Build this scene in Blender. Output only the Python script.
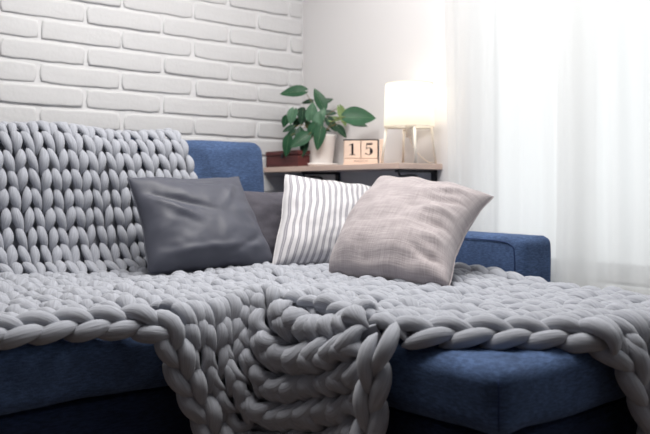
import bpy, bmesh, math, random
import numpy as np
from mathutils import Vector, Matrix, noise
random.seed(7); rng = np.random.default_rng(7)
for o in list(bpy.data.objects): bpy.data.objects.remove(o)
sc = bpy.context.scene; COL = sc.collection
# ------------------------------------------------------------------ camera
FP, HY, CZ = 760.0, 187.0, 0.80
FW = Vector((.6307, .7760, 0)).normalized(); RT = Vector((FW.y, -FW.x, 0))
cam = bpy.data.cameras.new('camera'); co = bpy.data.objects.new('camera', cam); COL.objects.link(co)
cam.sensor_width = 36; cam.lens = FP / 650 * 36
cam.shift_y = -(217 - HY) / 650
co.location = (0, 0, CZ)
co.rotation_euler = (math.pi / 2, 0, math.atan2(FW.y, FW.x) - math.pi / 2)
cam.dof.use_dof = True; cam.dof.focus_distance = 2.25; cam.dof.aperture_fstop = 3.4
cam.clip_start = .02
sc.camera = co
# ------------------------------------------------------------------ light
sc.view_settings.view_transform = 'Standard'; sc.view_settings.look = 'None'
sc.view_settings.gamma = 1; sc.view_settings.use_curve_mapping = False
sc.view_settings.exposure = 0.14
w = bpy.data.worlds.new('sky'); sc.world = w; w.use_nodes = True
bg = w.node_tree.nodes['Background']; bg.inputs[1].default_value = 1.3
_t = w.node_tree; _c = _t.nodes.new('ShaderNodeTexCoord'); _s = _t.nodes.new('ShaderNodeSeparateXYZ'); _r = _t.nodes.new('ShaderNodeValToRGB')
_m = _t.nodes.new('ShaderNodeMapRange'); _m.inputs['From Min'].default_value = -.5; _m.inputs['From Max'].default_value = .5
_t.links.new(_c.outputs['Generated'], _s.inputs[0]); _t.links.new(_s.outputs['Z'], _m.inputs['Value']); _t.links.new(_m.outputs[0], _r.inputs[0]); _t.links.new(_r.outputs[0], bg.inputs[0])
_r.color_ramp.elements[0].position = .36; _r.color_ramp.elements[0].color = (.74, .73, .735, 1)      # ground outside, below the horizon
_r.color_ramp.elements[1].position = .52; _r.color_ramp.elements[1].color = (.97, .98, 1, 1)       # bright overcast sky
WIN = dict(y0=-1.6, y1=2.22, z0=.44, z1=2.42)                       # the window opening in the right wall
pl = bpy.data.lights.new('window_portal', 'AREA'); pl.shape = 'RECTANGLE'
pl.size = WIN['y1'] - WIN['y0']; pl.size_y = WIN['z1'] - WIN['z0']; pl.cycles.is_portal = True
po = bpy.data.objects.new('window_portal', pl); COL.objects.link(po)
po.location = (2.80, (WIN['y0'] + WIN['y1']) / 2, (WIN['z0'] + WIN['z1']) / 2)
po.rotation_euler = Matrix(((0, 0, 1), (1, 0, 0), (0, 1, 0))).to_euler()
cl = bpy.data.lights.new('overhead_fill', 'AREA'); cl.shape = 'DISK'; cl.size = 1.5; cl.energy = 70; cl.color = (1, .97, .93)  # added soft fill from above to brighten the room; no ceiling fixture here
clo = bpy.data.objects.new('overhead_fill', cl); COL.objects.link(clo); clo.location = (1.35, 1.80, 2.56)
# ------------------------------------------------------------------ helpers
def hexc(r, g, b):
    f = lambda c: (c / 255 / 12.92) if c / 255 <= .04045 else ((c / 255 + .055) / 1.055) ** 2.4
    return (f(r), f(g), f(b), 1)

def mat(name, col, rough=.8, sheen=0, spec=.3, bump=None, var=None, metallic=0):
    m = bpy.data.materials.new(name); m.use_nodes = True; nt = m.node_tree; b = nt.nodes['Principled BSDF']
    b.inputs['Base Color'].default_value = col; b.inputs['Roughness'].default_value = rough
    b.inputs['Specular IOR Level'].default_value = spec; b.inputs['Metallic'].default_value = metallic
    b.inputs['Sheen Weight'].default_value = sheen; b.inputs['Sheen Roughness'].default_value = .5
    tc = nt.nodes.new('ShaderNodeTexCoord')
    if var:                                                         # (scale vec, amount)
        mp = nt.nodes.new('ShaderNodeMapping'); mp.inputs['Scale'].default_value = var[0]
        n = nt.nodes.new('ShaderNodeTexNoise'); n.inputs['Scale'].default_value = 1; n.inputs['Detail'].default_value = 5
        nt.links.new(tc.outputs['Object'], mp.inputs[0]); nt.links.new(mp.outputs[0], n.inputs['Vector'])
        r = nt.nodes.new('ShaderNodeMapRange'); r.inputs['From Min'].default_value = .3; r.inputs['From Max'].default_value = .7
        r.inputs['To Min'].default_value = 1 - var[1]; r.inputs['To Max'].default_value = 1 + var[1]
        nt.links.new(n.outputs['Fac'], r.inputs['Value'])
        h = nt.nodes.new('ShaderNodeVectorMath'); h.operation = 'SCALE'; h.inputs[0].default_value = col[:3]
        nt.links.new(r.outputs[0], h.inputs['Scale']); nt.links.new(h.outputs[0], b.inputs['Base Color'])
    if bump:                                                        # (scale, strength, distance)
        n2 = nt.nodes.new('ShaderNodeTexNoise'); n2.inputs['Scale'].default_value = bump[0]; n2.inputs['Detail'].default_value = 4
        nt.links.new(tc.outputs['Object'], n2.inputs['Vector'])
        bp = nt.nodes.new('ShaderNodeBump'); bp.inputs['Strength'].default_value = bump[1]; bp.inputs['Distance'].default_value = bump[2]
        nt.links.new(n2.outputs['Fac'], bp.inputs['Height']); nt.links.new(bp.outputs[0], b.inputs['Normal'])
    return m

def link(name, me, m=None, parent=None, smooth=True):
    o = bpy.data.objects.new(name, me); COL.objects.link(o)
    if m is not None and not me.materials: me.materials.append(m)
    if smooth: me.polygons.foreach_set('use_smooth', [True] * len(me.polygons))
    if parent is not None: o.parent = parent
    return o
def pydata(name, vs, fs, m=None, parent=None, smooth=True, off=None):
    me = bpy.data.meshes.new(name)
    vs = [tuple(v) for v in vs]
    if off is not None: vs = [(v[0] - off[0], v[1] - off[1], v[2] - off[2]) for v in vs]
    me.from_pydata(vs, [], fs); me.update()
    o = link(name, me, m, parent, smooth)
    return o
def frombm(name, bm, m=None, parent=None, smooth=True):
    bmesh.ops.recalc_face_normals(bm, faces=bm.faces)
    me = bpy.data.meshes.new(name); bm.to_mesh(me); bm.free(); return link(name, me, m, parent, smooth)
def thing(name, label, cat, loc=(0, 0, 0), group=None):
    o = bpy.data.objects.new(name, None); COL.objects.link(o); o.location = loc; o.empty_display_size = .05
    o['label'] = label; o['category'] = cat
    if group: o['group'] = group
    return o
def tag(o, label, cat, group=None):
    o['label'] = label; o['category'] = cat
    if group: o['group'] = group
    return o
def box_bm(bm, x0, x1, y0, y1, z0, z1, bev=0, seg=2):
    r = bmesh.ops.create_cube(bm, size=1)
    for v in r['verts']:
        v.co = Vector(((x0 + x1) / 2 + v.co.x * (x1 - x0), (y0 + y1) / 2 + v.co.y * (y1 - y0), (z0 + z1) / 2 + v.co.z * (z1 - z0)))
    if bev:
        es = list({e for v in r['verts'] for e in v.link_edges})
        bmesh.ops.bevel(bm, geom=es, offset=bev, segments=seg, profile=.5, affect='EDGES')
def box(name, x0, x1, y0, y1, z0, z1, m, parent=None, bev=0, seg=2):
    bm = bmesh.new(); box_bm(bm, x0, x1, y0, y1, z0, z1, bev, seg)
    return frombm(name, bm, m, parent, smooth=False)
def tube(name, pts, r, m, parent=None, sides=8, closed=False):
    pts = [Vector(p) for p in pts]; n = len(pts)
    rs = r if isinstance(r, (list, tuple)) else [r] * n
    vs = []; fs = []; up = None
    for i, p in enumerate(pts):
        if closed: t = (pts[(i + 1) % n] - pts[i - 1]).normalized()
        else: t = (pts[min(i + 1, n - 1)] - pts[max(i - 1, 0)]).normalized()
        if up is None: up = Vector((0, 0, 1)) if abs(t.z) < .9 else Vector((1, 0, 0))
        a = t.cross(up).normalized(); b = a.cross(t).normalized(); up = b
        for k in range(sides):
            an = 2 * math.pi * k / sides; vs.append(p + (a * math.cos(an) + b * math.sin(an)) * rs[i])
    seg = n if closed else n - 1
    for i in range(seg):
        for k in range(sides):
            k2 = (k + 1) % sides; j = (i + 1) % n
            fs.append((i * sides + k, i * sides + k2, j * sides + k2, j * sides + k))
    if not closed:
        fs.append(tuple(range(sides))[::-1]); fs.append(tuple((n - 1) * sides + k for k in range(sides)))
    return pydata(name, vs, fs, m, parent)
def lathe(name, prof, m, parent=None, n=40, c=(0, 0, 0)):
    vs = []; fs = []
    for (r, z) in prof:
        for k in range(n):
            a = 2 * math.pi * k / n; vs.append((c[0] + r * math.cos(a), c[1] + r * math.sin(a), c[2] + z))
    for i in range(len(prof) - 1):
        for k in range(n):
            k2 = (k + 1) % n; fs.append((i * n + k, i * n + k2, (i + 1) * n + k2, (i + 1) * n + k))
    return pydata(name, vs, fs, m, parent)
def crom(P, t):
    """Catmull-Rom through the rows of P (n,k..) at parameters t in 0..1"""
    P = np.asarray(P, float); n = len(P) - 1
    x = np.clip(np.asarray(t) * n, 0, n - 1e-9); i = x.astype(int); f = (x - i).reshape((-1,) + (1,) * (P.ndim - 1))
    Q = np.concatenate([[2 * P[0] - P[1]], P, [2 * P[-1] - P[-2]]])
    a, b, c, d = Q[i], Q[i + 1], Q[i + 2], Q[i + 3]
    return .5 * (2 * b + (c - a) * f + (2 * a - 5 * b + 4 * c - d) * f ** 2 + (3 * b - a - 3 * c + d) * f ** 3)

# ------------------------------------------------------------------ materials
M = {}
M['brick'] = mat('white_brick', hexc(206, 206, 208), .75, bump=(60, .35, .004), var=((7, 7, 7), .025))
M['mortar'] = mat('white_mortar', hexc(214, 214, 216), .85, bump=(45, .4, .004))
M['plaster'] = mat('plaster', hexc(220, 218, 219), .9, bump=(90, .1, .002))
M['roomwall'] = mat('room_wall', hexc(150, 150, 156), .9)
M['ceiling'] = mat('ceiling', hexc(215, 215, 216), .9)
M['floor'] = mat('floor_wood', hexc(98, 84, 74), .5, var=((2, 30, 2), .2))
M['frame'] = mat('window_frame', hexc(235, 236, 238), .4)
M['shelfwood'] = mat('shelf_wood', hexc(205, 182, 170), .55, var=((30, 3, 60), .08))
M['black'] = mat('black_metal', hexc(28, 28, 36), .45, spec=.4)
M['redwood'] = mat('red_wood', hexc(88, 44, 44), .5, var=((40, 5, 90), .3), bump=(60, .3, .002))
M['pot'] = mat('white_ceramic', hexc(236, 232, 230), .35, spec=.4)
M['soil'] = mat('soil', hexc(70, 50, 40), .95, bump=(120, 1, .01))
M['stem'] = mat('stem', hexc(120, 100, 60), .6)
M['calwood'] = mat('calendar_wood', hexc(232, 208, 192), .6, var=((10, 10, 60), .04))
M['ink'] = mat('ink', hexc(28, 22, 30), .6)
M['inkgrey'] = mat('ink_grey', hexc(150, 128, 122), .7)
M['lampframe'] = mat('white_lamp_frame', hexc(240, 232, 220), .5)

def fabric(name, col, fine=900, strength=.35, sheen=.3, rough=.85, var=.12, spec=.15, weave=True):
    m = mat(name, col, rough, sheen, spec)
    nt = m.node_tree; b = nt.nodes['Principled BSDF']; tc = nt.nodes.new('ShaderNodeTexCoord')
    n = nt.nodes.new('ShaderNodeTexNoise'); n.inputs['Scale'].default_value = fine; n.inputs['Detail'].default_value = 2
    n3 = nt.nodes.new('ShaderNodeTexNoise'); n3.inputs['Scale'].default_value = 9; n3.inputs['Detail'].default_value = 4
    nt.links.new(tc.outputs['Object'], n.inputs['Vector']); nt.links.new(tc.outputs['Object'], n3.inputs['Vector'])
    mx = nt.nodes.new('ShaderNodeMath'); mx.operation = 'ADD'
    nt.links.new(n.outputs['Fac'], mx.inputs[0]); nt.links.new(n3.outputs['Fac'], mx.inputs[1])
    r = nt.nodes.new('ShaderNodeMapRange'); r.inputs['From Min'].default_value = .7; r.inputs['From Max'].default_value = 1.3
    r.inputs['To Min'].default_value = 1 - var; r.inputs['To Max'].default_value = 1 + var
    nt.links.new(mx.outputs[0], r.inputs['Value'])
    h = nt.nodes.new('ShaderNodeVectorMath'); h.operation = 'SCALE'; h.inputs[0].default_value = col[:3]
    nt.links.new(r.outputs[0], h.inputs['Scale']); nt.links.new(h.outputs[0], b.inputs['Base Color'])
    bp = nt.nodes.new('ShaderNodeBump'); bp.inputs['Strength'].default_value = strength; bp.inputs['Distance'].default_value = .001
    nt.links.new(n.outputs['Fac'], bp.inputs['Height']); nt.links.new(bp.outputs[0], b.inputs['Normal'])
    b.inputs['Sheen Tint'].default_value = tuple(min(1, c * 2 + .1) for c in col[:3]) + (1,)
    return m
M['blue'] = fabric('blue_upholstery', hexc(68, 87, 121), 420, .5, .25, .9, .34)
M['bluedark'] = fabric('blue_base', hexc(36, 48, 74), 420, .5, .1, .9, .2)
for _k in ('blue', 'bluedark'):
    _nt = M[_k].node_tree; _tc = _nt.nodes.new('ShaderNodeTexCoord'); _b = _nt.nodes['Principled BSDF']; _src = _b.inputs['Base Color'].links[0].from_socket
    _mp = _nt.nodes.new('ShaderNodeMapping'); _mp.inputs['Scale'].default_value = (60, 60, 300); _n = _nt.nodes.new('ShaderNodeTexNoise'); _n.inputs['Scale'].default_value = 1; _n.inputs['Detail'].default_value = 3
    _nt.links.new(_tc.outputs['Object'], _mp.inputs[0]); _nt.links.new(_mp.outputs[0], _n.inputs['Vector'])
    _r = _nt.nodes.new('ShaderNodeMapRange'); _r.inputs['From Min'].default_value = .35; _r.inputs['From Max'].default_value = .65; _r.inputs['To Min'].default_value = .72; _r.inputs['To Max'].default_value = 1.25
    _h = _nt.nodes.new('ShaderNodeVectorMath'); _h.operation = 'SCALE'; _nt.links.new(_n.outputs['Fac'], _r.inputs['Value']); _nt.links.new(_src, _h.inputs[0]); _nt.links.new(_r.outputs[0], _h.inputs['Scale']); _nt.links.new(_h.outputs[0], _b.inputs['Base Color'])
M['seam'] = mat('blue_seam', hexc(34, 52, 92), .8)
M['satin'] = fabric('slate_satin', hexc(74, 76, 87), 600, .15, .2, .52, .05, spec=.4)
M['velvet'] = fabric('brown_velvet', hexc(78, 76, 84), 300, .4, .7, .8, .22)

def wool():
    m = mat('grey_wool', hexc(160, 160, 166), .92, .25, .1); nt = m.node_tree; b = nt.nodes['Principled BSDF']
    at = nt.nodes.new('ShaderNodeAttribute'); at.attribute_name = 'fib'
    n = nt.nodes.new('ShaderNodeTexNoise'); n.inputs['Scale'].default_value = 5; n.inputs['Detail'].default_value = 3
    nt.links.new(at.outputs['Vector'], n.inputs['Vector'])
    bp = nt.nodes.new('ShaderNodeBump'); bp.inputs['Strength'].default_value = .55; bp.inputs['Distance'].default_value = .004
    nt.links.new(n.outputs['Fac'], bp.inputs['Height']); nt.links.new(bp.outputs[0], b.inputs['Normal'])
    r = nt.nodes.new('ShaderNodeMapRange'); r.inputs['From Min'].default_value = .3; r.inputs['From Max'].default_value = .7
    r.inputs['To Min'].default_value = .84; r.inputs['To Max'].default_value = 1.1
    nt.links.new(n.outputs['Fac'], r.inputs['Value'])
    h = nt.nodes.new('ShaderNodeVectorMath'); h.operation = 'SCALE'; h.inputs[0].default_value = hexc(162, 165, 174)[:3]
    nt.links.new(r.outputs[0], h.inputs['Scale']); nt.links.new(h.outputs[0], b.inputs['Base Color'])
    return m
M['wool'] = wool()

def striped():
    m = mat('striped_cotton', hexc(225, 222, 222), .85, .2, .15); nt = m.node_tree; b = nt.nodes['Principled BSDF']
    uv = nt.nodes.new('ShaderNodeUVMap'); sp = nt.nodes.new('ShaderNodeSeparateXYZ'); nt.links.new(uv.outputs[0], sp.inputs[0])
    fr = nt.nodes.new('ShaderNodeMath'); fr.operation = 'MULTIPLY'; fr.inputs[1].default_value = 15.5; nt.links.new(sp.outputs[0], fr.inputs[0])
    f2 = nt.nodes.new('ShaderNodeMath'); f2.operation = 'FRACT'; nt.links.new(fr.outputs[0], f2.inputs[0])
    cr = nt.nodes.new('ShaderNodeValToRGB'); cr.color_ramp.interpolation = 'LINEAR'
    wt, gr, md = hexc(208, 206, 209), hexc(138, 136, 144), hexc(172, 170, 176)
    e = cr.color_ramp.elements; e[0].position = 0; e[0].color = wt; e[1].position = 1; e[1].color = wt
    for p, c in ((.48, wt), (.54, gr), (.62, gr), (.68, md), (.76, md), (.82, gr), (.90, gr), (.96, wt)):
        x = e.new(p); x.color = c
    nt.links.new(f2.outputs[0], cr.inputs[0]); nt.links.new(cr.outputs[0], b.inputs['Base Color'])
    return m
M['striped'] = striped()
def linen():
    m = mat('grey_linen', hexc(178, 170, 170), .9, .15, .1); nt = m.node_tree; b = nt.nodes['Principled BSDF']
    uv = nt.nodes.new('ShaderNodeUVMap')
    outs = []
    for s in ((5, 130, 1), (110, 6, 1), (7, 22, 1)):
        mp = nt.nodes.new('ShaderNodeMapping'); mp.inputs['Scale'].default_value = s
        n = nt.nodes.new('ShaderNodeTexNoise'); n.inputs['Scale'].default_value = 1; n.inputs['Detail'].default_value = 3
        nt.links.new(uv.outputs[0], mp.inputs[0]); nt.links.new(mp.outputs[0], n.inputs['Vector']); outs.append(n)
    a = nt.nodes.new('ShaderNodeMath'); a.operation = 'ADD'; nt.links.new(outs[0].outputs['Fac'], a.inputs[0]); nt.links.new(outs[1].outputs['Fac'], a.inputs[1])
    c = nt.nodes.new('ShaderNodeMath'); c.operation = 'ADD'; nt.links.new(a.outputs[0], c.inputs[0]); nt.links.new(outs[2].outputs['Fac'], c.inputs[1])
    r = nt.nodes.new('ShaderNodeMapRange'); r.inputs['From Min'].default_value = 1.1; r.inputs['From Max'].default_value = 1.9
    r.inputs['To Min'].default_value = .76; r.inputs['To Max'].default_value = 1.2; nt.links.new(c.outputs[0], r.inputs['Value'])
    h = nt.nodes.new('ShaderNodeVectorMath'); h.operation = 'SCALE'; h.inputs[0].default_value = hexc(166, 158, 160)[:3]
    nt.links.new(r.outputs[0], h.inputs['Scale']); nt.links.new(h.outputs[0], b.inputs['Base Color'])
    bp = nt.nodes.new('ShaderNodeBump'); bp.inputs['Strength'].default_value = .4; bp.inputs['Distance'].default_value = .003
    nt.links.new(c.outputs[0], bp.inputs['Height']); nt.links.new(bp.outputs[0], b.inputs['Normal'])
    return m
M['linen'] = linen()
def leafmat(name, col, edge):
    m = mat(name, col, .45, 0, .4, var=((40, 40, 40), .18)); return m
M['leaf'] = leafmat('leaf_green', hexc(36, 78, 52), 0)
M['leafdark'] = leafmat('leaf_dark', hexc(32, 64, 46), 0)
M['leafpale'] = leafmat('leaf_pale', hexc(76, 112, 88), 0)
M['leafyellow'] = leafmat('leaf_yellowish', hexc(120, 142, 92), 0)
M['vein'] = mat('leaf_vein', hexc(110, 150, 110), .5)

def sheer(name, col, transp, transl):
    m = bpy.data.materials.new(name); m.use_nodes = True; nt = m.node_tree; nt.nodes.remove(nt.nodes['Principled BSDF'])
    out = nt.nodes['Material Output']
    d = nt.nodes.new('ShaderNodeBsdfDiffuse'); d.inputs[0].default_value = col
    t = nt.nodes.new('ShaderNodeBsdfTranslucent'); t.inputs[0].default_value = col
    mx = nt.nodes.new('ShaderNodeMixShader'); mx.inputs[0].default_value = transl
    nt.links.new(d.outputs[0], mx.inputs[1]); nt.links.new(t.outputs[0], mx.inputs[2])
    if transp:
        tr = nt.nodes.new('ShaderNodeBsdfTransparent'); m2 = nt.nodes.new('ShaderNodeMixShader'); m2.inputs[0].default_value = transp
        nt.links.new(mx.outputs[0], m2.inputs[1]); nt.links.new(tr.outputs[0], m2.inputs[2]); mx = m2
    nt.links.new(mx.outputs[0], out.inputs[0]); return m
M['sheer'] = sheer('sheer_voile', (.88, .88, .88, 1), .22, .66)
M['shade'] = sheer('lamp_shade_linen', (.97, .94, .86, 1), 0, .72)
def emis(name, col, s):
    m = bpy.data.materials.new(name); m.use_nodes = True; b = m.node_tree.nodes['Principled BSDF']
    b.inputs['Emission Color'].default_value = col; b.inputs['Emission Strength'].default_value = s; return m
M['bulb'] = emis('bulb_glow', (1, .88, .68, 1), 8)

# ------------------------------------------------------------------ room
YW, XW = 3.40, 2.604
def struct(o): o['kind'] = 'structure'; return o
wb = struct(box('wall_back', -2.2, XW + .2, YW, YW + .15, 0, 2.6, M['mortar']))
def brick_mesh(L, H, seed, cut=False):
    """a hand-moulded brick face standing proud of the mortar; outline and corners uneven"""
    rnd = random.Random(seed); nx, nz = 7, 3
    ring = []
    r = .012
    for i in range(nx + 1): ring.append((-L / 2 + L * i / nx, -H / 2))
    for i in range(1, nz + 1): ring.append((L / 2, -H / 2 + H * i / nz))
    for i in range(1, nx + 1): ring.append((L / 2 - L * i / nx, H / 2))
    for i in range(1, nz): ring.append((-L / 2, H / 2 - H * i / nz))
    out = []
    for (x, z) in ring:
        cx = abs(abs(x) - L / 2) < 1e-6; cz = abs(abs(z) - H / 2) < 1e-6
        s = 0
        if cx and cz: s = rnd.uniform(.002, .008)
        x2 = x - math.copysign(s if cx else 0, x) + (rnd.uniform(-.004, .001) if cx else 0) * math.copysign(1, x)
        z2 = z - math.copysign(s * .7 if cz else 0, z) + (rnd.uniform(-.0035, .001) if cz else 0) * math.copysign(1, z)
        out.append((x2, z2))
    n = len(out); vs = []; D = .0085 + rnd.uniform(-.002, .003)
    for (x, z) in out: vs.append((x, 0, z))
    for (x, z) in out: vs.append((x, -D + .0035, z))
    for (x, z) in out:
        sx = 1 - .0040 / (L / 2); sz = 1 - .0040 / (H / 2); vs.append((x * sx, -D + rnd.uniform(-.0007, .0007), z * sz))
    for (x, z) in out:
        sx = 1 - .010 / (L / 2); sz = 1 - .010 / (H / 2); vs.append((x * sx, -D - .0005 + rnd.uniform(-.0004, .0004), z * sz))
    vs.append((rnd.uniform(-.02, .02), -D - .001, 0))
    fs = []
    for a in range(3):
        for i in range(n): j = (i + 1) % n; fs.append((a * n + i, a * n + j, (a + 1) * n + j, (a + 1) * n + i))
    for i in range(n): fs.append((3 * n + i, 3 * n + (i + 1) % n, 4 * n))
    me = bpy.data.meshes.new('brick'); me.from_pydata(vs, [], fs); me.materials.append(M['brick'])
    me.polygons.foreach_set('use_smooth', [True] * len(me.polygons)); me.update(); return me
PITCH, BL = .0972, .385
bm_full = [brick_mesh(BL - .012, PITCH - .011, s) for s in range(9)]
k = 0
for row in range(-9, 15):
    z0 = 1.157 + row * PITCH
    if z0 < .3 or z0 + PITCH > 2.6: continue
    off = 1.345 if row % 2 == 0 else 1.520
    for c in range(-7, 4):
        x0 = off + c * BL + random.uniform(-.006, .006); x1 = x0 + BL
        if x0 > XW - .05: continue
        if x1 > XW: me = brick_mesh(XW - x0 - .016, PITCH - .011, 100 + k); xc = (x0 + XW) / 2
        else: me = bm_full[(k * 5 + row) % 9]; xc = (x0 + x1) / 2
        o = bpy.data.objects.new('brick', me); COL.objects.link(o); o.parent = wb
        o.location = (xc, YW + .001, z0 + .005 + (PITCH - .011) / 2); o.rotation_euler = (random.uniform(-.012, .012), random.uniform(-.006, .006), random.uniform(-.008, .008)); k += 1
# right wall with the window opening
bm = bmesh.new(); W_ = WIN
box_bm(bm, XW, XW + .18, W_['y1'], YW, 0, 2.6)
box_bm(bm, XW, XW + .18, -2.2, W_['y0'], 0, 2.6)
box_bm(bm, XW, XW + .18, W_['y0'], W_['y1'], 0, W_['z0'])
box_bm(bm, XW, XW + .18, W_['y0'], W_['y1'], W_['z1'], 2.6)
struct(frombm('wall_right', bm, M['plaster'], smooth=False))
struct(box('wall_left', -2.35, -2.2, -2.2, YW + .15, 0, 2.6, M['roomwall']))
struct(box('wall_front', -2.2, XW, -2.35, -2.2, 0, 2.6, M['roomwall']))
struct(box('floor', -2.35, XW + .2, -2.35, YW + .15, -.1, 0, M['floor']))
struct(box('ceiling', -2.35, XW + .2, -2.35, YW + .15, 2.6, 2.7, M['ceiling']))
struct(box('baseboard_right', XW - .014, XW, -2.2, YW, 0, .08, M['frame'], bev=.004))
wn = struct(bpy.data.objects.new('window_1', None)); COL.objects.link(wn); wn.location = (XW + .1, (W_['y0'] + W_['y1']) / 2, W_['z0'])
def wpart(name, y0, y1, z0, z1, x0=.09, x1=.15, m=None):
    o = box(name, XW + x0, XW + x1, y0, y1, z0, z1, m or M['frame'], bev=.006); o.parent = wn
    o.matrix_parent_inverse = Matrix.Translation(-wn.location); return o
y0, y1, z0, z1 = W_['y0'], W_['y1'], W_['z0'], W_['z1']
wpart('frame_rail', y0, y1, z0, z0 + .07); wpart('frame_rail', y0, y1, z1 - .07, z1)
for f in (0, 1 / 3, 2 / 3, 1):
    yc = y0 + .035 + (y1 - y0 - .07) * f; wpart('frame_stile', yc - .035, yc + .035, z0 + .07, z1 - .07)
gm = bpy.data.materials.new('window_glass'); gm.use_nodes = True; nt = gm.node_tree; nt.nodes.remove(nt.nodes['Principled BSDF'])
tr = nt.nodes.new('ShaderNodeBsdfTransparent'); tr.inputs[0].default_value = (.96, .98, .98, 1); gl = nt.nodes.new('ShaderNodeBsdfGlossy'); gl.inputs['Roughness'].default_value = .02
mx = nt.nodes.new('ShaderNodeMixShader'); mx.inputs[0].default_value = .06
nt.links.new(tr.outputs[0], mx.inputs[1]); nt.links.new(gl.outputs[0], mx.inputs[2]); nt.links.new(mx.outputs[0], nt.nodes['Material Output'].inputs[0])
for f in range(3):
    a = y0 + .07 + (y1 - y0 - .07) * f / 3; b = a + (y1 - y0 - .07) / 3 - .07
    wpart('pane', a, b, z0 + .07, z1 - .07, .118, .122, gm)
struct(box('trim_1', XW - .03, XW + .09, y0 - .03, y1 + .0, z0 - .03, z0, M['frame'], bev=.006))['label'] = 'white window sill behind the sheer curtain'

# ------------------------------------------------------------------ curtains
def curtain(name, label, ya, yb, xc, amp, waves, seed, ph=0):
    t = thing(name, label, 'curtain', (xc, (ya + yb) / 2, .02), 'sheer white curtains over the window')
    ny, nz = int(abs(yb - ya) * 130), 26; vs = []; fs = []; rr = random.Random(seed)
    pr = [rr.uniform(0, 6) for _ in range(8)]
    for j in range(nz + 1):
        fz = j / nz; z = 2.46 * fz
        for i in range(ny + 1):
            s = i / ny; y = ya + (yb - ya) * s
            a = amp * (.45 + .55 * (1 - fz) ** .7)
            x = a * (math.sin(2 * math.pi * waves * s + pr[0] + .5 * math.sin(3.1 * s * waves + pr[1]) + ph) + .4 * math.sin(2 * math.pi * waves * 2.3 * s + pr[2] + .8 * fz))
            y += .012 * math.sin(5 * fz + pr[3] + 9 * s)
            vs.append((x, y - (ya + yb) / 2, z))
    for j in range(nz):
        for i in range(ny):
            q = j * (ny + 1) + i; fs.append((q, q + 1, q + ny + 2, q + ny + 1))
    pydata('curtain_panel', vs, fs, M['sheer'], t)
    # hems and heading tape
    hem = [vs[i] for i in range(ny + 1)]
    hv = []; hf = []
    for i, v in enumerate(hem): hv += [(v[0] - .003, v[1], v[2]), (v[0] - .003, v[1], v[2] + .06)]
    for i in range(ny): hf.append((2 * i, 2 * i + 2, 2 * i + 3, 2 * i + 1))
    pydata('hem', hv, hf, M['sheer'], t)
    top = [vs[nz * (ny + 1) + i] for i in range(ny + 1)]
    hv = []; hf = []
    for i, v in enumerate(top): hv += [(v[0] - .003, v[1], v[2] - .05), (v[0] - .003, v[1], v[2])]
    for i in range(ny): hf.append((2 * i, 2 * i + 2, 2 * i + 3, 2 * i + 1))
    pydata('heading_tape', hv, hf, M['sheer'], t)
    return t
curtain('sheer_curtain', 'sheer white curtain hanging between the table lamp and the blue armrest', 2.28, 1.53, 2.535, .012, 4, 3)
curtain('sheer_curtain', 'sheer white curtain hanging right of the armrest, overlapping the far curtain', 1.69, -1.8, 2.49, .017, 17, 11)
rod = tag(tube('curtain_rod', [(2.51, 2.34, 2.49), (2.51, -1.9, 2.49)], .012, M['black'], sides=14), 'dark metal rod carrying both sheer curtains', 'curtain rod')

# ------------------------------------------------------------------ shelf
XF, YE, ZT = 2.325, 2.353, .905
sh = thing('wall_shelf', 'pale wooden wall shelf on black folding brackets in the corner', 'shelf', (XW, 2.87, ZT))
def rel(o, p): o.parent = p; o.matrix_parent_inverse = Matrix.Translation(-p.location); return o
rel(box('board', XF, XW, YE, YW - .018, ZT - .026, ZT, M['shelfwood'], bev=.002), sh)
for yb in (3.09, 2.40):
    bm = bmesh.new(); box_bm(bm, XW - .012, XW, yb - .016, yb + .016, ZT - .21, ZT - .027, .003)
    br = rel(frombm('bracket', bm, M['black'], smooth=False), sh)
    bm = bmesh.new(); box_bm(bm, XF + .03, XW - .01, yb - .011, yb + .011, ZT - .04, ZT - .027, .002)
    o = frombm('bracket_arm', bm, M['black'], smooth=False); o.parent = br
    pts = crom([(XF + .045, yb, ZT - .042), (XF + .06, yb, ZT - .056), (XF + .12, yb, ZT - .052), (XF + .165, yb, ZT - .06), (XF + .2, yb, ZT - .11), (XW - .012, yb, ZT - .17)], np.linspace(0, 1, 22))
    o = tube('folding_brace', [tuple(p) for p in pts], .005, M['black'], None); o.parent = br

# ------------------------------------------------------------------ red box
bx = thing('wooden_box', 'dark red wooden keepsake box on the shelf beside the blue backrest', 'box', (2.372, 3.235, ZT))
rel(box('body', 2.335, 2.41, 3.09, 3.375, ZT, ZT + .058, M['redwood'], bev=.002), bx)
rel(box('lid', 2.332, 2.413, 3.087, 3.378, ZT + .061, ZT + .084, M['redwood'], bev=.004), bx)
rel(box('clasp', 2.329, 2.333, 3.215, 3.235, ZT + .045, ZT + .07, M['black'], bev=.001), bx)

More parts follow.
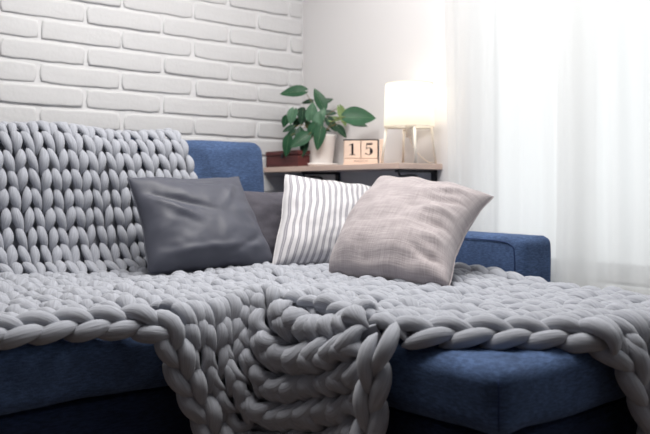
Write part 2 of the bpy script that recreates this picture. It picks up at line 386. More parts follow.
# ------------------------------------------------------------------ potted plant
PX, PY = 2.495, 3.118
pt = thing('potted_plant', 'green heart-leaved plant in a white pot on the wall shelf', 'plant', (PX, PY, ZT))
c0 = (0, 0, 0)
lathe('pot', [(0, .012), (.066, .012), (.07, .02), (.088, .155), (.09, .168), (.084, .168), (.081, .15), (.0, .15)], M['pot'], pt)
lathe('saucer', [(0, .0), (.082, .0), (.1, .008), (.103, .018), (.098, .018), (.08, .011), (0, .011)], M['pot'], pt)
lathe('soil', [(0, .152), (.04, .156), (.08, .153)], M['soil'], pt, n=24)
DP = PX * FW.x + PY * FW.y
def pix_on(px, py, dd=0):
    d = DP + dd; lat = (px - 325) / FP * d
    return Vector((d * FW.x + lat * RT.x - PX, d * FW.y + lat * RT.y - PY, CZ + (HY - py) / FP * d - ZT))
leaves = [(292, 92, 24, 12.5, 183, 'leaf', -.02), (319, 98, 21, 12, 112, 'leaf', .0), (327, 101, 13, 7, 22, 'leafdark', .02), (307, 102, 11, 5, 190, 'leafdark', .03),
 (292, 117, 15, 10.5, 255, 'leafpale', -.02), (285, 122, 11, 7.5, 250, 'leaf', .0), (302, 118, 15, 9, 262, 'leafdark', -.01), (312, 111, 17, 12, 85, 'leafpale', -.04),
 (321, 115, 16, 10, 62, 'leafpale', -.05), (331, 113, 12, 6, 2, 'leafdark', -.01), (332, 125, 15, 9, -55, 'leafdark', -.04), (342, 132, 14, 8, -48, 'leafdark', -.05),
 (319, 139, 21, 11, -100, 'leaf', -.12), (320, 123, 15, 8, -84, 'leafpale', -.08), (288, 129, 12, 5.5, 203, 'leafdark', -.02), (290, 135, 13, 6.5, 218, 'leafdark', -.03),
 (299, 141, 20, 13, 214, 'leaf', -.12), (287, 147, 19, 9.5, -98, 'leaf', -.08), (304, 148, 17, 8.5, -104, 'leafdark', -.11), (361, 117, 27, 18.5, 1, 'leaf', -.04),
 (343, 117, 19, 8.5, -70, 'leafyellow', -.05), (359, 124, 16, 7, -12, 'leafdark', -.02), (299, 110, 10, 4, 195, 'leafdark', .02), (336, 119, 14, 6, 5, 'leafyellow', -.03),
 (300, 132, 12, 10, 95, 'leafdark', -.06), (311, 131, 15, 9, 238, 'leaf', -.09), (327, 130, 8, 4, -15, 'leafdark', -.06), (296, 124, 10, 7, 240, 'leafdark', .03), (308, 124, 10, 7, 120, 'leafdark', .0)]
def leaf_mesh(L, Wd, seed):
    rnd = random.Random(seed); n = 9; vs = []; fs = []
    for i in range(n + 1):
        t = i / n
        x = (t * 1.0) * L; hw = Wd / 2 * (math.sin(math.pi * min(1, t ** .62)) ** .8 if 0 < t < 1 else 0)
        if i == 0: hw = Wd * .14
        back = -.13 * L * (1 - t) ** 4
        droop = -.10 * L * t * t
        cup = .28 * hw
        for sgn, fr in ((-1, 1), (-1, .55), (0, 0), (1, .55), (1, 1)):
            b = back * (1.0 if fr > 0 else -.3)
            vs.append((x + b, sgn * fr * hw, droop + cup * fr + rnd.uniform(-1, 1) * .008 * L))
    for i in range(n):
        for c in range(4): q = i * 5 + c; fs.append((q, q + 5, q + 6, q + 1))
    return vs, fs
stem_root = Vector((0, 0, .16))
for i, (lx, ly, L, Wd, ang, mk, dd) in enumerate(leaves):
    sc_ = DP / FP; a = math.radians(ang); L *= sc_; Wd *= sc_
    dirn = (RT * math.cos(a) + Vector((0, 0, 1)) * math.sin(a))
    tilt = random.uniform(-.35, .35)
    dv = (dirn - FW * tilt * .5).normalized()
    nrm = (-FW + Vector((0, 0, .45)) + RT * random.uniform(-.3, .3)).normalized()
    side = nrm.cross(dv).normalized(); nrm = dv.cross(side).normalized()
    L *= 1.08; Wd *= 1.08
    ctr = pix_on(lx, ly, dd)
    while max((ctr + dv * L / 2).x, (ctr - dv * L / 2).x) + PX + Wd * .4 > XW - .012: dd -= .02; ctr = pix_on(lx, ly, dd)
    base = ctr - dv * L / 2
    Mx = Matrix((dv, side, nrm)).transposed().to_4x4(); Mx.translation = base
    vs, fs = leaf_mesh(L, Wd, i)
    lo = pydata('leaf', vs, fs, M[mk], pt); lo.matrix_local = Mx
    vv = [vs[j * 5 + 2] for j in range(10)]
    if L > .05:
        v_ = tube('midrib', [(p[0], p[1], p[2] + .0008) for p in vv], .0007, M['vein'], None, sides=4); v_.parent = lo
    mid = (stem_root + base) / 2 + Vector((0, 0, .03)) + Vector((random.uniform(-.01, .01), random.uniform(-.01, .01), 0))
    sp = crom([tuple(stem_root + Vector((random.uniform(-.03, .03), random.uniform(-.03, .03), -.01))), tuple(mid), tuple(base)], np.linspace(0, 1, 9))
    tube('stem', [tuple(p) for p in sp], .0017, M['stem'], pt, sides=5)

# ------------------------------------------------------------------ calendar
kx = 2.43
def y_at(px, X): kk = (px - 325) / FP; return X * (FW.y - RT.y * -1 * kk * 1.0 if False else (.776 - .6307 * kk)) / (.6307 + .776 * kk)
cy = y_at(361, kx)
cal = thing('block_calendar', 'small wooden block calendar showing 15 beside the table lamp', 'calendar', (kx, cy, ZT))
cal.rotation_euler = (0, 0, math.atan2(RT.y, RT.x) + math.radians(-4))
W2, HH = .160, .122          # local x = width, y = depth (front at negative y)
bm = bmesh.new()
box_bm(bm, -W2 / 2 - .004, W2 / 2 + .004, .014, .02, 0, HH)
box_bm(bm, -W2 / 2 - .004, W2 / 2 + .03, -.03, .016, 0, .008)
frombm('stand', bm, M['calwood'], cal, smooth=False)
box('side_block', W2 / 2 + .008, W2 / 2 + .028, -.03, .014, .008, HH, M['calwood'], cal, bev=.002)
box('top_edge', -W2 / 2 - .004, W2 / 2 + .004, -.026, .02, HH - .005, HH, M['ink'], cal)
box('side_edge', W2 / 2 + .0005, W2 / 2 + .0055, -.026, .016, .008, HH - .005, M['ink'], cal)
ms = box('month_bar', -W2 / 2, W2 / 2, -.03, .012, .008, .030, M['calwood'], cal, bev=.0015)
fc = bpy.data.curves.new('month_text', 'FONT'); fc.body = 'MARCH'; fc.size = .016; fc.align_x = 'CENTER'; fc.extrude = .0003; fc.space_character = 1.3
ft = bpy.data.objects.new('t', fc); COL.objects.link(ft); bpy.context.view_layer.update(); tm = bpy.data.meshes.new_from_object(ft); bpy.data.objects.remove(ft); tm.materials.clear(); tm.materials.append(M['inkgrey']); fo = bpy.data.objects.new('lettering', tm); COL.objects.link(fo); fo.parent = ms; fo.location = (0, -.0305, .0125); fo.rotation_euler = (math.pi / 2, 0, 0)
def ribbon2d(polys, m, parent, loc, s):
    bm = bmesh.new()
    for P in polys:
        f = bm.faces.new([bm.verts.new((loc[0] + x * s, loc[1], loc[2] + y * s)) for x, y in P])
    r = bmesh.ops.extrude_face_region(bm, geom=bm.faces[:])
    for v in [g for g in r['geom'] if isinstance(g, bmesh.types.BMVert)]: v.co.y -= .0006
    return frombm('numeral', bm, m, parent, smooth=False)
one = [[(-.09, 0), (.09, 0), (.09, .9), (.06, 1.0), (-.09, .93)], [(-.24, 0), (.24, 0), (.24, .05), (-.24, .05)], [(-.28, .80), (-.09, .86), (-.09, .95), (-.28, .85)]]
def arc5():
    out = []; inn = []
    for t in np.linspace(140, -150, 16):
        a = math.radians(t); th = .04 + .09 * (max(0, math.cos(a)) ** .8)
        out.append((-.03 + .33 * math.cos(a), .32 + .32 * math.sin(a))); inn.append((-.03 + (.33 - 2 * th) * math.cos(a), .32 + (.32 - th) * math.sin(a)))
    return [[out[i], out[i + 1], inn[i + 1], inn[i]] for i in range(15)]
five = arc5() + [[(-.29, .45), (-.24, .52), (-.17, 1.0), (-.24, 1.0)], [(-.24, .86), (.24, .86), (.30, 1.02), (-.24, 1.0)], [(-.37, .1), (-.28, .04), (-.2, .12), (-.28, .2)]]
for i, (xc, gl_) in enumerate(((-.040, one), (.040, five))):
    cb = box('cube', xc - .0385, xc + .0385, -.032, .012, .0315, HH - .0065, M['calwood'], cal, bev=.002)
    ribbon2d(gl_, M['ink'], cb, (xc, -.0322, .047), .056)

# ------------------------------------------------------------------ lamp
lx_, ly_ = 2.468, y_at(409, 2.468)
lp = thing('table_lamp', 'lit table lamp with cream drum shade on white legs on the shelf', 'lamp', (lx_, ly_, ZT))
sd = lathe('lamp_shade', [(.112, .168), (.1135, .168), (.1065, .362), (.105, .362)], M['shade'], lp, n=48)
for z, r in ((.168, .1135), (.362, .1065)):
    tube('shade_rim', [(r * math.cos(a), r * math.sin(a), z) for a in np.linspace(0, 2 * math.pi, 40, endpoint=False)], .002, M['lampframe'], sd, sides=6, closed=True)
aa = math.atan2(RT.y, RT.x)
for q in range(4):
    an = aa + q * math.pi / 2 + .12
    tube('leg', [(.104 * math.cos(an), .104 * math.sin(an), .17), (.125 * math.cos(an), .125 * math.sin(an), .0)], [.0065, .0055], M['lampframe'], lp, sides=10)
for q in range(2):
    an = aa + q * math.pi / 2 + .12
    tube('crossbar', [(.104 * math.cos(an), .104 * math.sin(an), .162), (-.104 * math.cos(an), -.104 * math.sin(an), .162)], .005, M['lampframe'], lp, sides=8)
lathe('lamp_socket', [(0, .12), (.014, .12), (.018, .165), (.014, .20), (0, .20)], M['lampframe'], lp, n=20)
lathe('bulb', [(0, .20), (.012, .205), (.022, .235), (.024, .255), (.016, .275), (0, .281)], M['bulb'], lp, n=20)
tube('cord', [tuple(p) for p in crom([(0, 0, .125), (.02, -.02, .06), (.07, -.045, .012), (.105, -.05, .006)], np.linspace(0, 1, 14))], .0022, M['lampframe'], lp)
bl = bpy.data.lights.new('bulb_light', 'POINT'); bl.energy = .3; bl.color = (1, .93, .84); bl.shadow_soft_size = .025
blo = bpy.data.objects.new('bulb_light', bl); COL.objects.link(blo); blo.parent = lp; blo.location = (0, 0, .30)

# ------------------------------------------------------------------ sofa
sf = thing('corner_sofa', 'navy blue fabric corner sofa with chaise under the knitted throw', 'sofa', (.8, 2.2, 0))
def rbox(name, x0, x1, y0, y1, z0, z1, r, m, puff=0, n=26, wr=.004, seed=0, lean=0, side=0):
    bm = bmesh.new(); bmesh.ops.create_cube(bm, size=2)
    bmesh.ops.subdivide_edges(bm, edges=bm.edges[:], cuts=n, use_grid_fill=True)
    c = Vector(((x0 + x1) / 2, (y0 + y1) / 2, (z0 + z1) / 2)); h = Vector(((x1 - x0) / 2, (y1 - y0) / 2, (z1 - z0) / 2))
    for v in bm.verts:
        p = v.co.copy()
        q = Vector([math.copysign(abs(p[i]) ** .75 if abs(p[i]) < 1 else 1, p[i]) * h[i] for i in range(3)])
        inner = Vector([max(-(h[i] - r), min(h[i] - r, q[i])) for i in range(3)])
        dlt = q - inner
        if dlt.length > 1e-6:
            L = dlt.length; 
            q = inner + dlt.normalized() * min(L, r) if max(abs(dlt[i]) for i in range(3)) >= r - 1e-5 or L > r else q
        fx, fy, fz = q.x / h.x, q.y / h.y, q.z / h.z
        if puff: q.z += puff * (1 - fx ** 4) * (1 - fy ** 4) * max(0, fz)
        if side: q.y -= side * (1 - fx ** 4) * (1 - fz ** 2) * max(0, -fy); q.x -= side * (1 - fy ** 4) * (1 - fz ** 2) * max(0, -fx)
        g = q + c
        nz_ = noise.noise(g * 5 + Vector((seed, 0, 0))) * wr + noise.noise(g * 14 + Vector((0, seed, 0))) * wr * .4
        q += Vector((dlt.x, dlt.y, dlt.z)).normalized() * nz_ if dlt.length > 1e-6 else Vector((0, 0, nz_))
        q.y += lean * (q.z + h.z)
        v.co = q + c
    return rel(frombm(name, bm, m), sf)
ZS, XC, YC, YM = .45, 1.18, .92, 1.72
rbox('seat_cushion', -1.1, XC - .004, YM, 2.70, .296, ZS - .006, .035, M['blue'], puff=.010, seed=1, n=44, wr=.009)
rbox('chaise_cushion', XC, 2.08, YC, 2.70, .302, ZS, .04, M['blue'], puff=.012, seed=5, n=44, side=.008, wr=.007)
rbox('seat_cushion', 2.084, 2.296, 1.70, 2.70, .296, ZS - .01, .03, M['blue'], seed=3)
bm = bmesh.new()
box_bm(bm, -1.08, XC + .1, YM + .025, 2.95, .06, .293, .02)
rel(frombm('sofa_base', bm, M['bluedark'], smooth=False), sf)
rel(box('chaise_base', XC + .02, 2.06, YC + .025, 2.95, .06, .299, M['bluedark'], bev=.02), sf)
rbox('backrest_cushion', .48, 1.925, 2.735, 2.905, .44, .998, .05, M['blue'], seed=8, lean=.10, n=36, wr=.006)
rbox('backrest_cushion', -1.1, .476, 2.735, 2.905, .44, .998, .05, M['blue'], seed=9, lean=.10, wr=.006)
rbox('back_frame', -1.1, 2.296, 2.92, 3.06, .08, .62, .03, M['blue'], seed=10)
rbox('armrest', 2.30, 2.497, 1.69, 3.06, .07, .617, .035, M['blue'], seed=12, wr=.003, n=34)
def seamline(pts, r=.0022): return rel(tube('seam', [tuple(p) for p in pts], r, M['seam'], None, sides=5), sf)
def catm(p, n=30): return crom(p, np.linspace(0, 1, n))
seamline(catm([(2.2985, 2.9, .597), (2.2985, 2.5, .599), (2.2985, 2.0, .600), (2.2985, 1.80, .598), (2.2985, 1.745, .587), (2.2985, 1.727, .56), (2.2985, 1.725, .45)]))
seamline([(XC + .012, YC + .012, z) for z in np.linspace(.325, .425, 8)], .0018)
for (xa, ya) in ((-.95, 1.85), (-.95, 2.85), (1.35, 1.05), (2.0, 1.05), (2.38, 1.78), (2.38, 2.95)):
    rel(lathe('sofa_foot', [(0, 0), (.018, 0), (.025, .075), (0, .075)], M['black'], None, n=16, c=(xa, ya, 0)), sf)
# tufted seam lines on the blue backrest
for xs in (1.60, 1.74): seamline([(xs, 2.737 + .1 * (z - .44) - .0005, z) for z in np.linspace(.56, .94, 9)], .0014)
seamline([(x, 2.7365 + .1 * .38 + .0, .82) for x in np.linspace(1.62, 1.9, 6)], .0014)

# ------------------------------------------------------------------ knitted throw
class Surf:
    def __init__(s, net, nu, nv, flip=1, res=90, disp=None):
        net = np.asarray(net, float)                   # (rows v, cols u, 3)
        s.nu, s.nv = nu, nv; s.R = res
        t = np.linspace(0, 1, res + 1)
        A = crom(net, t); A = np.swapaxes(crom(np.swapaxes(A, 0, 1), t), 0, 1)      # (v,u,3)
        du = np.gradient(A, axis=1); dv = np.gradient(A, axis=0)
        N = np.cross(du, dv) * flip; N /= np.linalg.norm(N, axis=2, keepdims=True) + 1e-12
        if disp is not None:
            U, V = np.meshgrid(t * nu, t * nv); A = A + N * disp(U, V, A)[..., None]
            du = np.gradient(A, axis=1); dv = np.gradient(A, axis=0)
            N = np.cross(du, dv) * flip; N /= np.linalg.norm(N, axis=2, keepdims=True) + 1e-12
        s.A, s.N = A, N
    def look(s, G, u, v):
        R = s.R; x = np.asarray(u) / s.nu * R; y = np.asarray(v) / s.nv * R
        i = np.clip(np.floor(x).astype(int), 0, R - 1); j = np.clip(np.floor(y).astype(int), 0, R - 1)
        fx = (x - i)[..., None]; fy = (y - j)[..., None]         # extrapolates linearly past the border
        return (G[j, i] * (1 - fx) + G[j, i + 1] * fx) * (1 - fy) + (G[j + 1, i] * (1 - fx) + G[j + 1, i + 1] * fx) * fy
class Acc:
    def __init__(s): s.V = []; s.F = []; s.A = []; s.n = 0
    def lobes(s, P, N, rw, rh, NS=10):
        """P (L,T,3) path, N (L,T,3) normal, rw/rh (L,T) half width / half height"""
        L, T, _ = P.shape
        Tn = np.gradient(P, axis=1); Tn /= np.linalg.norm(Tn, axis=2, keepdims=True) + 1e-12
        B = np.cross(Tn, N); B /= np.linalg.norm(B, axis=2, keepdims=True) + 1e-12
        N2 = np.cross(B, Tn)
        th = np.linspace(0, 2 * np.pi, NS, endpoint=False)
        c = np.cos(th)[None, None, :, None]; sn = np.sin(th)[None, None, :, None]
        V = P[:, :, None] + c * B[:, :, None] * rw[:, :, None, None] + sn * N2[:, :, None] * rh[:, :, None, None]
        sd = rng.uniform(0, 60, (L, 1, 1, 3))
        fib = np.zeros((L, T, NS, 3)); tt = np.linspace(0, 1, T)[None, :, None]
        tw = th[None, None, :] + tt * .9 - .4
        fib[..., 0] = np.cos(tw); fib[..., 1] = np.sin(tw); fib[..., 2] = tt * .45
        fib = fib + sd
        k = np.arange(NS); k2 = (k + 1) % NS; i = np.arange(T - 1)[:, None]
        q = np.stack([i * NS + k, i * NS + k2, (i + 1) * NS + k2, (i + 1) * NS + k], -1).reshape(-1, 4)
        F = (q[None] + (np.arange(L) * T * NS)[:, None, None]).reshape(-1, 4) + s.n
        s.V.append(V.reshape(-1, 3)); s.A.append(fib.reshape(-1, 3)); s.F.append(F); s.n += L * T * NS
    def quads(s, V, F):
        s.V.append(V); s.A.append(V * 6); s.F.append(F + s.n); s.n += len(V)
    def build(s, name, m, parent):
        V = np.concatenate(s.V); F = np.concatenate(s.F); A = np.concatenate(s.A)
        me = bpy.data.meshes.new(name); me.vertices.add(len(V)); me.vertices.foreach_set('co', V.ravel())
        me.loops.add(F.size); me.loops.foreach_set('vertex_index', F.ravel().astype(np.int32))
        me.polygons.add(len(F)); me.polygons.foreach_set('loop_start', np.arange(0, F.size, 4, dtype=np.int32))
        me.update(calc_edges=True); me.validate()
        at = me.attributes.new('fib', 'FLOAT_VECTOR', 'POINT'); at.data.foreach_set('vector', A.astype(np.float32).ravel())
        return rel(link(name, me, m), parent)
TT = np.linspace(0, 1, 11)
def knit(acc, S, cells, stag=0, skew=.74, dome=(-.75, 1.6, .25), sharp=.78, wid=.30, hgt=.8, lift=0., jit=.05, top=.43, bot=.05, ln=1.66, big=1.0):
    """two plump strands per stitch, leaning together into a V; cells = list of (i, j)"""
    C = np.array(cells, float); L = len(C)
    RL = C[:, 2] if C.shape[1] > 2 else np.ones(L)
    for sg in (-1, 1):
        a = rng.uniform(-jit, jit, (L, 6))
        u0 = C[:, 0] + .5 + sg * (top + a[:, 0]); u1 = C[:, 0] + .5 + sg * (bot + a[:, 1])
        v0 = C[:, 1] + a[:, 2] * 1.5 - .05 + stag * (sg > 0); v1 = C[:, 1] + ln * RL + a[:, 3] * 1.5 + stag * (sg > 0)
        t = TT[None, :]
        U = u0[:, None] + (u1 - u0)[:, None] * (t ** 1.1) + sg * .05 * np.sin(np.pi * t); V = v0[:, None] + (v1 - v0)[:, None] * t
        P = S.look(S.A, U, V); N = S.look(S.N, U, V); N /= np.linalg.norm(N, axis=2, keepdims=True)
        # local wale pitch in metres
        pu = np.linalg.norm(S.look(S.A, U[:, 5:6] + .4, V[:, 5:6]) - S.look(S.A, U[:, 5:6] - .4, V[:, 5:6]), axis=2) / .8
        pu = np.clip(pu, .035, .1)
        R = pu * wid * (1 + a[:, 4:5] * 1.6) * big
        prof = np.clip(np.sin(np.pi * (.03 + .94 * TT ** skew)), 0, 1) ** sharp
        rw = R * prof[None]; rh = R * hgt * prof[None]
        h = R * (dome[0] + dome[1] * np.sin(np.pi * np.clip(t * .98 + .02, 0, 1)) ** .8 + dome[2] * (t - .5)) + lift + a[:, 5:6] * .03
        acc.lobes(P + N * h[..., None], N, rw, rh)
def backing(acc, S, mask=None, off=-.012, n=70):
    us = np.linspace(0, S.nu, n + 1); vs = np.linspace(0, S.nv, n + 1); U, V = np.meshgrid(us, vs)
    P = S.look(S.A, U, V) + S.look(S.N, U, V) * off
    F = []
    for j in range(n):
        for i in range(n):
            if mask is None or mask((us[i] + us[i + 1]) / 2, (vs[j] + vs[j + 1]) / 2):
                q = j * (n + 1) + i; F.append((q, q + 1, q + n + 2, q + n + 1))
    acc.quads(P.reshape(-1, 3), np.array(F))
def chain(acc, pts, nrm, width, pitch, wid=.34, hgt=.85, rev=False, ln=1.62, big=1.0):
    """one wale of fat stitches laid along a 3-D path"""
    pts = np.asarray(pts, float); nrm = np.asarray(nrm, float)
    if rev: pts = pts[::-1]; nrm = nrm[::-1]
    D = crom(pts, np.linspace(0, 1, 200)); Nn = crom(nrm, np.linspace(0, 1, 200)); Nn /= np.linalg.norm(Nn, axis=1, keepdims=True)
    sl = np.concatenate([[0], np.cumsum(np.linalg.norm(np.diff(D, axis=0), axis=1))]); n = max(2, int(round(sl[-1] / pitch)))
    tt = np.linspace(0, sl[-1], 121); D = np.stack([np.interp(tt, sl, D[:, i]) for i in range(3)], 1); Nn = np.stack([np.interp(tt, sl, Nn[:, i]) for i in range(3)], 1)
    T = np.gradient(D, axis=0); T /= np.linalg.norm(T, axis=1, keepdims=True); B = np.cross(T, Nn); B /= np.linalg.norm(B, axis=1, keepdims=True)
    S = Surf.__new__(Surf); S.nu, S.nv, S.R = 1, n, 120
    u = np.linspace(-.5, .5, 121)[None, :, None] * width
    curve = -np.abs(np.linspace(-1, 1, 121))[None, :, None] ** 2 * width * .16
    S.A = D[:, None] + B[:, None] * u + Nn[:, None] * curve; S.N = np.repeat(Nn[:, None], 121, 1)
    S.N = S.N + B[:, None] * np.linspace(-.55, .55, 121)[None, :, None]; S.N /= np.linalg.norm(S.N, axis=2, keepdims=True)
    knit(acc, S, [(0, j) for j in range(n)], wid=wid, hgt=hgt, jit=.035, stag=.5, top=.40, bot=-.04, ln=ln, big=big)

th = thing('knitted_throw', 'chunky hand-knitted grey wool throw draped over the blue sofa', 'throw', (1.2, 1.6, .45))
WP, RP = .078, .066
# --- over the backrest
prof = [(3.03, .70), (3.005, .90), (2.965, .99), (2.89, 1.015), (2.815, 1.0), (2.765, .93), (2.735, .80), (2.712, .66), (2.69, .55), (2.64, .497), (2.56, .482)]
pp_ = crom(prof, np.linspace(0, 1, 200)); sl_ = np.concatenate([[0], np.cumsum(np.linalg.norm(np.diff(pp_, axis=0), axis=1))])
prof = [(float(np.interp(q, sl_, pp_[:, 0])), float(np.interp(q, sl_, pp_[:, 1]))) for q in np.linspace(0, sl_[-1], 16)]
net = [[(x, y - .009, z + .002) for x in np.linspace(-.45, 1.465 + 0.008 * k, 10)] for k, (y, z) in enumerate(prof)]
def d_back(U, V, A): return .008 * np.sin(U * .9 + V * .35) + .006 * np.sin(V * .8 - U * .3 + 1)
plen = sum(math.dist(prof[i], prof[i + 1]) for i in range(len(prof) - 1))
nu = 27; nv = int(round(plen / RP))
SB = Surf(net, nu, nv, flip=-1, disp=d_back)
if SB.N[50, 40, 1] > 0: SB.N *= -1
acc = Acc(); knit(acc, SB, [(i, j) for i in range(nu) for j in range(nv - 1)], wid=.242, top=.315, bot=.05, ln=1.42, skew=.9, dome=(-.2, .85, -.15), sharp=.9, jit=.06)
backing(acc, SB, off=-.017); acc.build('back_panel', M['wool'], th)
# --- over seat and chaise; arc coordinate s runs from the backrest to the front and on down the chaise front
def seat_pt(x, s):
    y = 2.64 - s; zt = .478 + .006 * math.sin(x * 7 + y * 4) + .007 * math.sin(y * 9 - x * 5 + 1)
    if y < 1.95 and x < 1.25: pass
    # a soft ruck beside the inner corner
    zt += .02 * math.exp(-((x - 1.22) / .16) ** 2 - ((y - 1.62) / .25) ** 2)
    zt -= 1.7 * max(0, x - 1.93) ** 2 * min(1, max(0, (1.75 - y) / .4))
    s0 = 2.64 - (YC + .0); rr = .05
    if s > s0:
        e = s - s0; a = min(e / rr, math.pi / 2)
        y = YC - rr * math.sin(a) * .9; z = zt - rr * (1 - math.cos(a)) - max(0, e - rr * math.pi / 2)
        return (x + .25 * max(0, e - .02), y - .01, z)
    return (x, y, zt)
X0, X1, SL = -.5, 2.10, 2.64 - YC + .36
NU = int(round((X1 - X0) / WP)); NV = int(round(SL / RP))
net = [[seat_pt(X0 + (X1 - X0) * i / 26, SL * j / 40) for i in range(27)] for j in range(41)]
SS = Surf(net, NU, NV, flip=1, res=160)
if SS.N[40, 40, 2] < 0: SS.N *= -1
def inside(u, v, m=0):
    x = X0 + (X1 - X0) * u / NU; s = SL * v / NV; y = 2.64 - s
    if x < .90: return y > 1.80 + m
    if x < 1.16: return y > 1.745 + m
    # diagonal lower border from (1.16,1.23) to (1.50,.93)
    if y > YC: return y > 1.24 - (x - 1.16) * .86 + m * 1.1
    return (x - 1.50) > (s - (2.64 - YC)) * .30 + m
acc = Acc(); knit(acc, SS, [(i, j) for i in range(NU) for j in range(NV) if inside(i + .5, j + .9, .0)], wid=.285, ln=1.6, top=.38, bot=.07, dome=(-.4, 1.1, -.4), jit=.12)
backing(acc, SS, lambda u, v: inside(u, v, .02), off=-.008, n=130); acc.build('seat_panel', M['wool'], th)

# --- swag hanging in the inner corner, from main seat edge round to the side of the chaise
plan = crom([(.70, 1.655), (.86, 1.652), (.98, 1.64), (1.065, 1.60), (1.11, 1.52), (1.125, 1.40), (1.125, 1.28), (1.12, 1.16), (1.12, 1.05)], np.linspace(0, 1, 300))
kk_ = (plan @ np.array([RT.x, RT.y])) / (plan @ np.array([FW.x, FW.y]))
def sheet(px, py):
    """point of the hanging sheet seen at this bearing and drop"""
    q = (px - 325) / FP; x = np.interp(q, kk_, plan[:, 0]); y = np.interp(q, kk_, plan[:, 1])
    d = x * FW.x + y * FW.y; z = CZ - (py - HY) / FP * d
    fl = .05 * max(0, .42 - z) ** 1.2                        # flares out a little lower down
    up = max(0, z - .455) * 1.1
    return (x - fl + up * .8, y - fl * .9 + up * .8, z)
H = [[(272, 300), (286, 320), (318, 329), (352, 324), (380, 318)],
     [(256, 302), (266, 334), (300, 352), (342, 344), (378, 336)],
     [(240, 304), (252, 350), (287, 376), (336, 368), (376, 358)],
     [(222, 307), (236, 358), (274, 398), (330, 393), (374, 381)],
     [(205, 311), (221, 366), (258, 418), (324, 420), (373, 405)],
     [(189, 316), (207, 374), (243, 436), (316, 448), (372, 430)],
     [(175, 322), (193, 384), (228, 452), (306, 474), (372, 456)]]
inner = [(1.20, 1.78, .470), (1.20, 1.67, .472), (1.195, 1.54, .478), (1.19, 1.40, .478), (1.20, 1.25, .482)]
G_ = [inner] + [[sheet(*p) for p in row] for row in H]
pre = [(1.20, 1.86, .466)] + [(1.16 - .048 * r, 1.80, .476) for r in range(7)]
net = [[pre[r] for r in range(8)]] + [[G_[r][c] for r in range(8)] for c in range(5)]      # v along the wale, u from inner to outer
def d_sw(U, V, A): return .013 * np.cos(2 * np.pi * (U - .5)) * np.clip(V / 5 - .2, 0, 1) + .010 * np.sin(V * .7 + U)
SH = Surf(net, 6, 10, flip=1, disp=d_sw)
if SH.N[45, 45, 1] > 0: SH.N *= -1; 
acc = Acc()
cells = []
for i in range(6):                                     # rows keep the same real length on the short inner and the long outer wales
    vv_ = np.linspace(0, 10, 120); pp_ = SH.look(SH.A, np.full(120, i + .5), vv_); sl_ = np.concatenate([[0], np.cumsum(np.linalg.norm(np.diff(pp_, axis=0), axis=1))])
    n_ = int(round(sl_[-1] / .052)); q_ = np.interp(np.linspace(0, sl_[-1], n_ + 1), sl_, vv_)
    cells += [(i, q_[j], q_[j + 1] - q_[j]) for j in range(n_ - 1) if not ((i == 0 and j < 4) or (i == 1 and j < 1))]
knit(acc, SH, cells, wid=.37, top=.34, bot=.02, dome=(-.4, 1.2, -.3), jit=.07, ln=1.7)
backing(acc, SH, off=-.012); acc.build('hanging_panel', M['wool'], th)

# --- braided edges
def edge(name, pts, nrm, width=.060, pitch=.082, **k):
    a = Acc(); chain(a, pts, nrm, width, pitch, **k); return a.build(name, M['wool'], th)
fr = (-.1, -.75, .75)
lb = [sheet(166, 328), sheet(176, 350), sheet(190, 380), sheet(205, 408), sheet(221, 440), sheet(236, 476)]
lb = [(x - .012, y - .012, z) for x, y, z in lb]
edge('braided_edge', [(-.5, 1.755, .477), (-.28, 1.75, .480), (-.06, 1.752, .477), (.16, 1.745, .480), (.38, 1.745, .478), (.60, 1.74, .478), (.77, 1.72, .474)] + lb, [fr] * 6 + [(-.2, -.85, .5)] + [(-.35, -.93, .1)] * 6, width=.062, pitch=.078)
rb = [sheet(391, 326), sheet(385, 342), sheet(379, 368), sheet(376, 400), sheet(374, 434), sheet(374, 476)]
rb = [(x - .018, y - .004, z) for x, y, z in rb]
edge('braided_edge', rb, [(-.85, -.5, .1)] * 6, width=.056, pitch=.088)
edge('braided_edge', [(1.145, 1.205, .478), (1.27, 1.10, .478), (1.38, 1.01, .477), (1.49, .925, .470), (1.545, .875, .435), (1.58, .86, .37), (1.62, .85, .28), (1.66, .845, .16)],
     [(-.35, -.5, .8)] * 3 + [(-.35, -.7, .6), (-.5, -.85, .3), (-.5, -.85, .1), (-.5, -.85, .1), (-.5, -.85, .1)], width=.060, pitch=.080)
edge('braided_edge', [(2.09, 2.60, .485), (2.10, 2.2, .488), (2.105, 1.9, .495), (2.10, 1.6, .482), (2.10, 1.3, .447), (2.10, 1.05, .442), (2.115, .93, .43), (2.13, .875, .40), (2.14, .86, .25)],
     [(.15, -.1, 1)] * 4 + [(.5, -.2, .8)] * 2 + [(.3, -.5, .8), (.3, -.9, .1), (.3, -.9, .1)], width=.066, pitch=.078, rev=True)

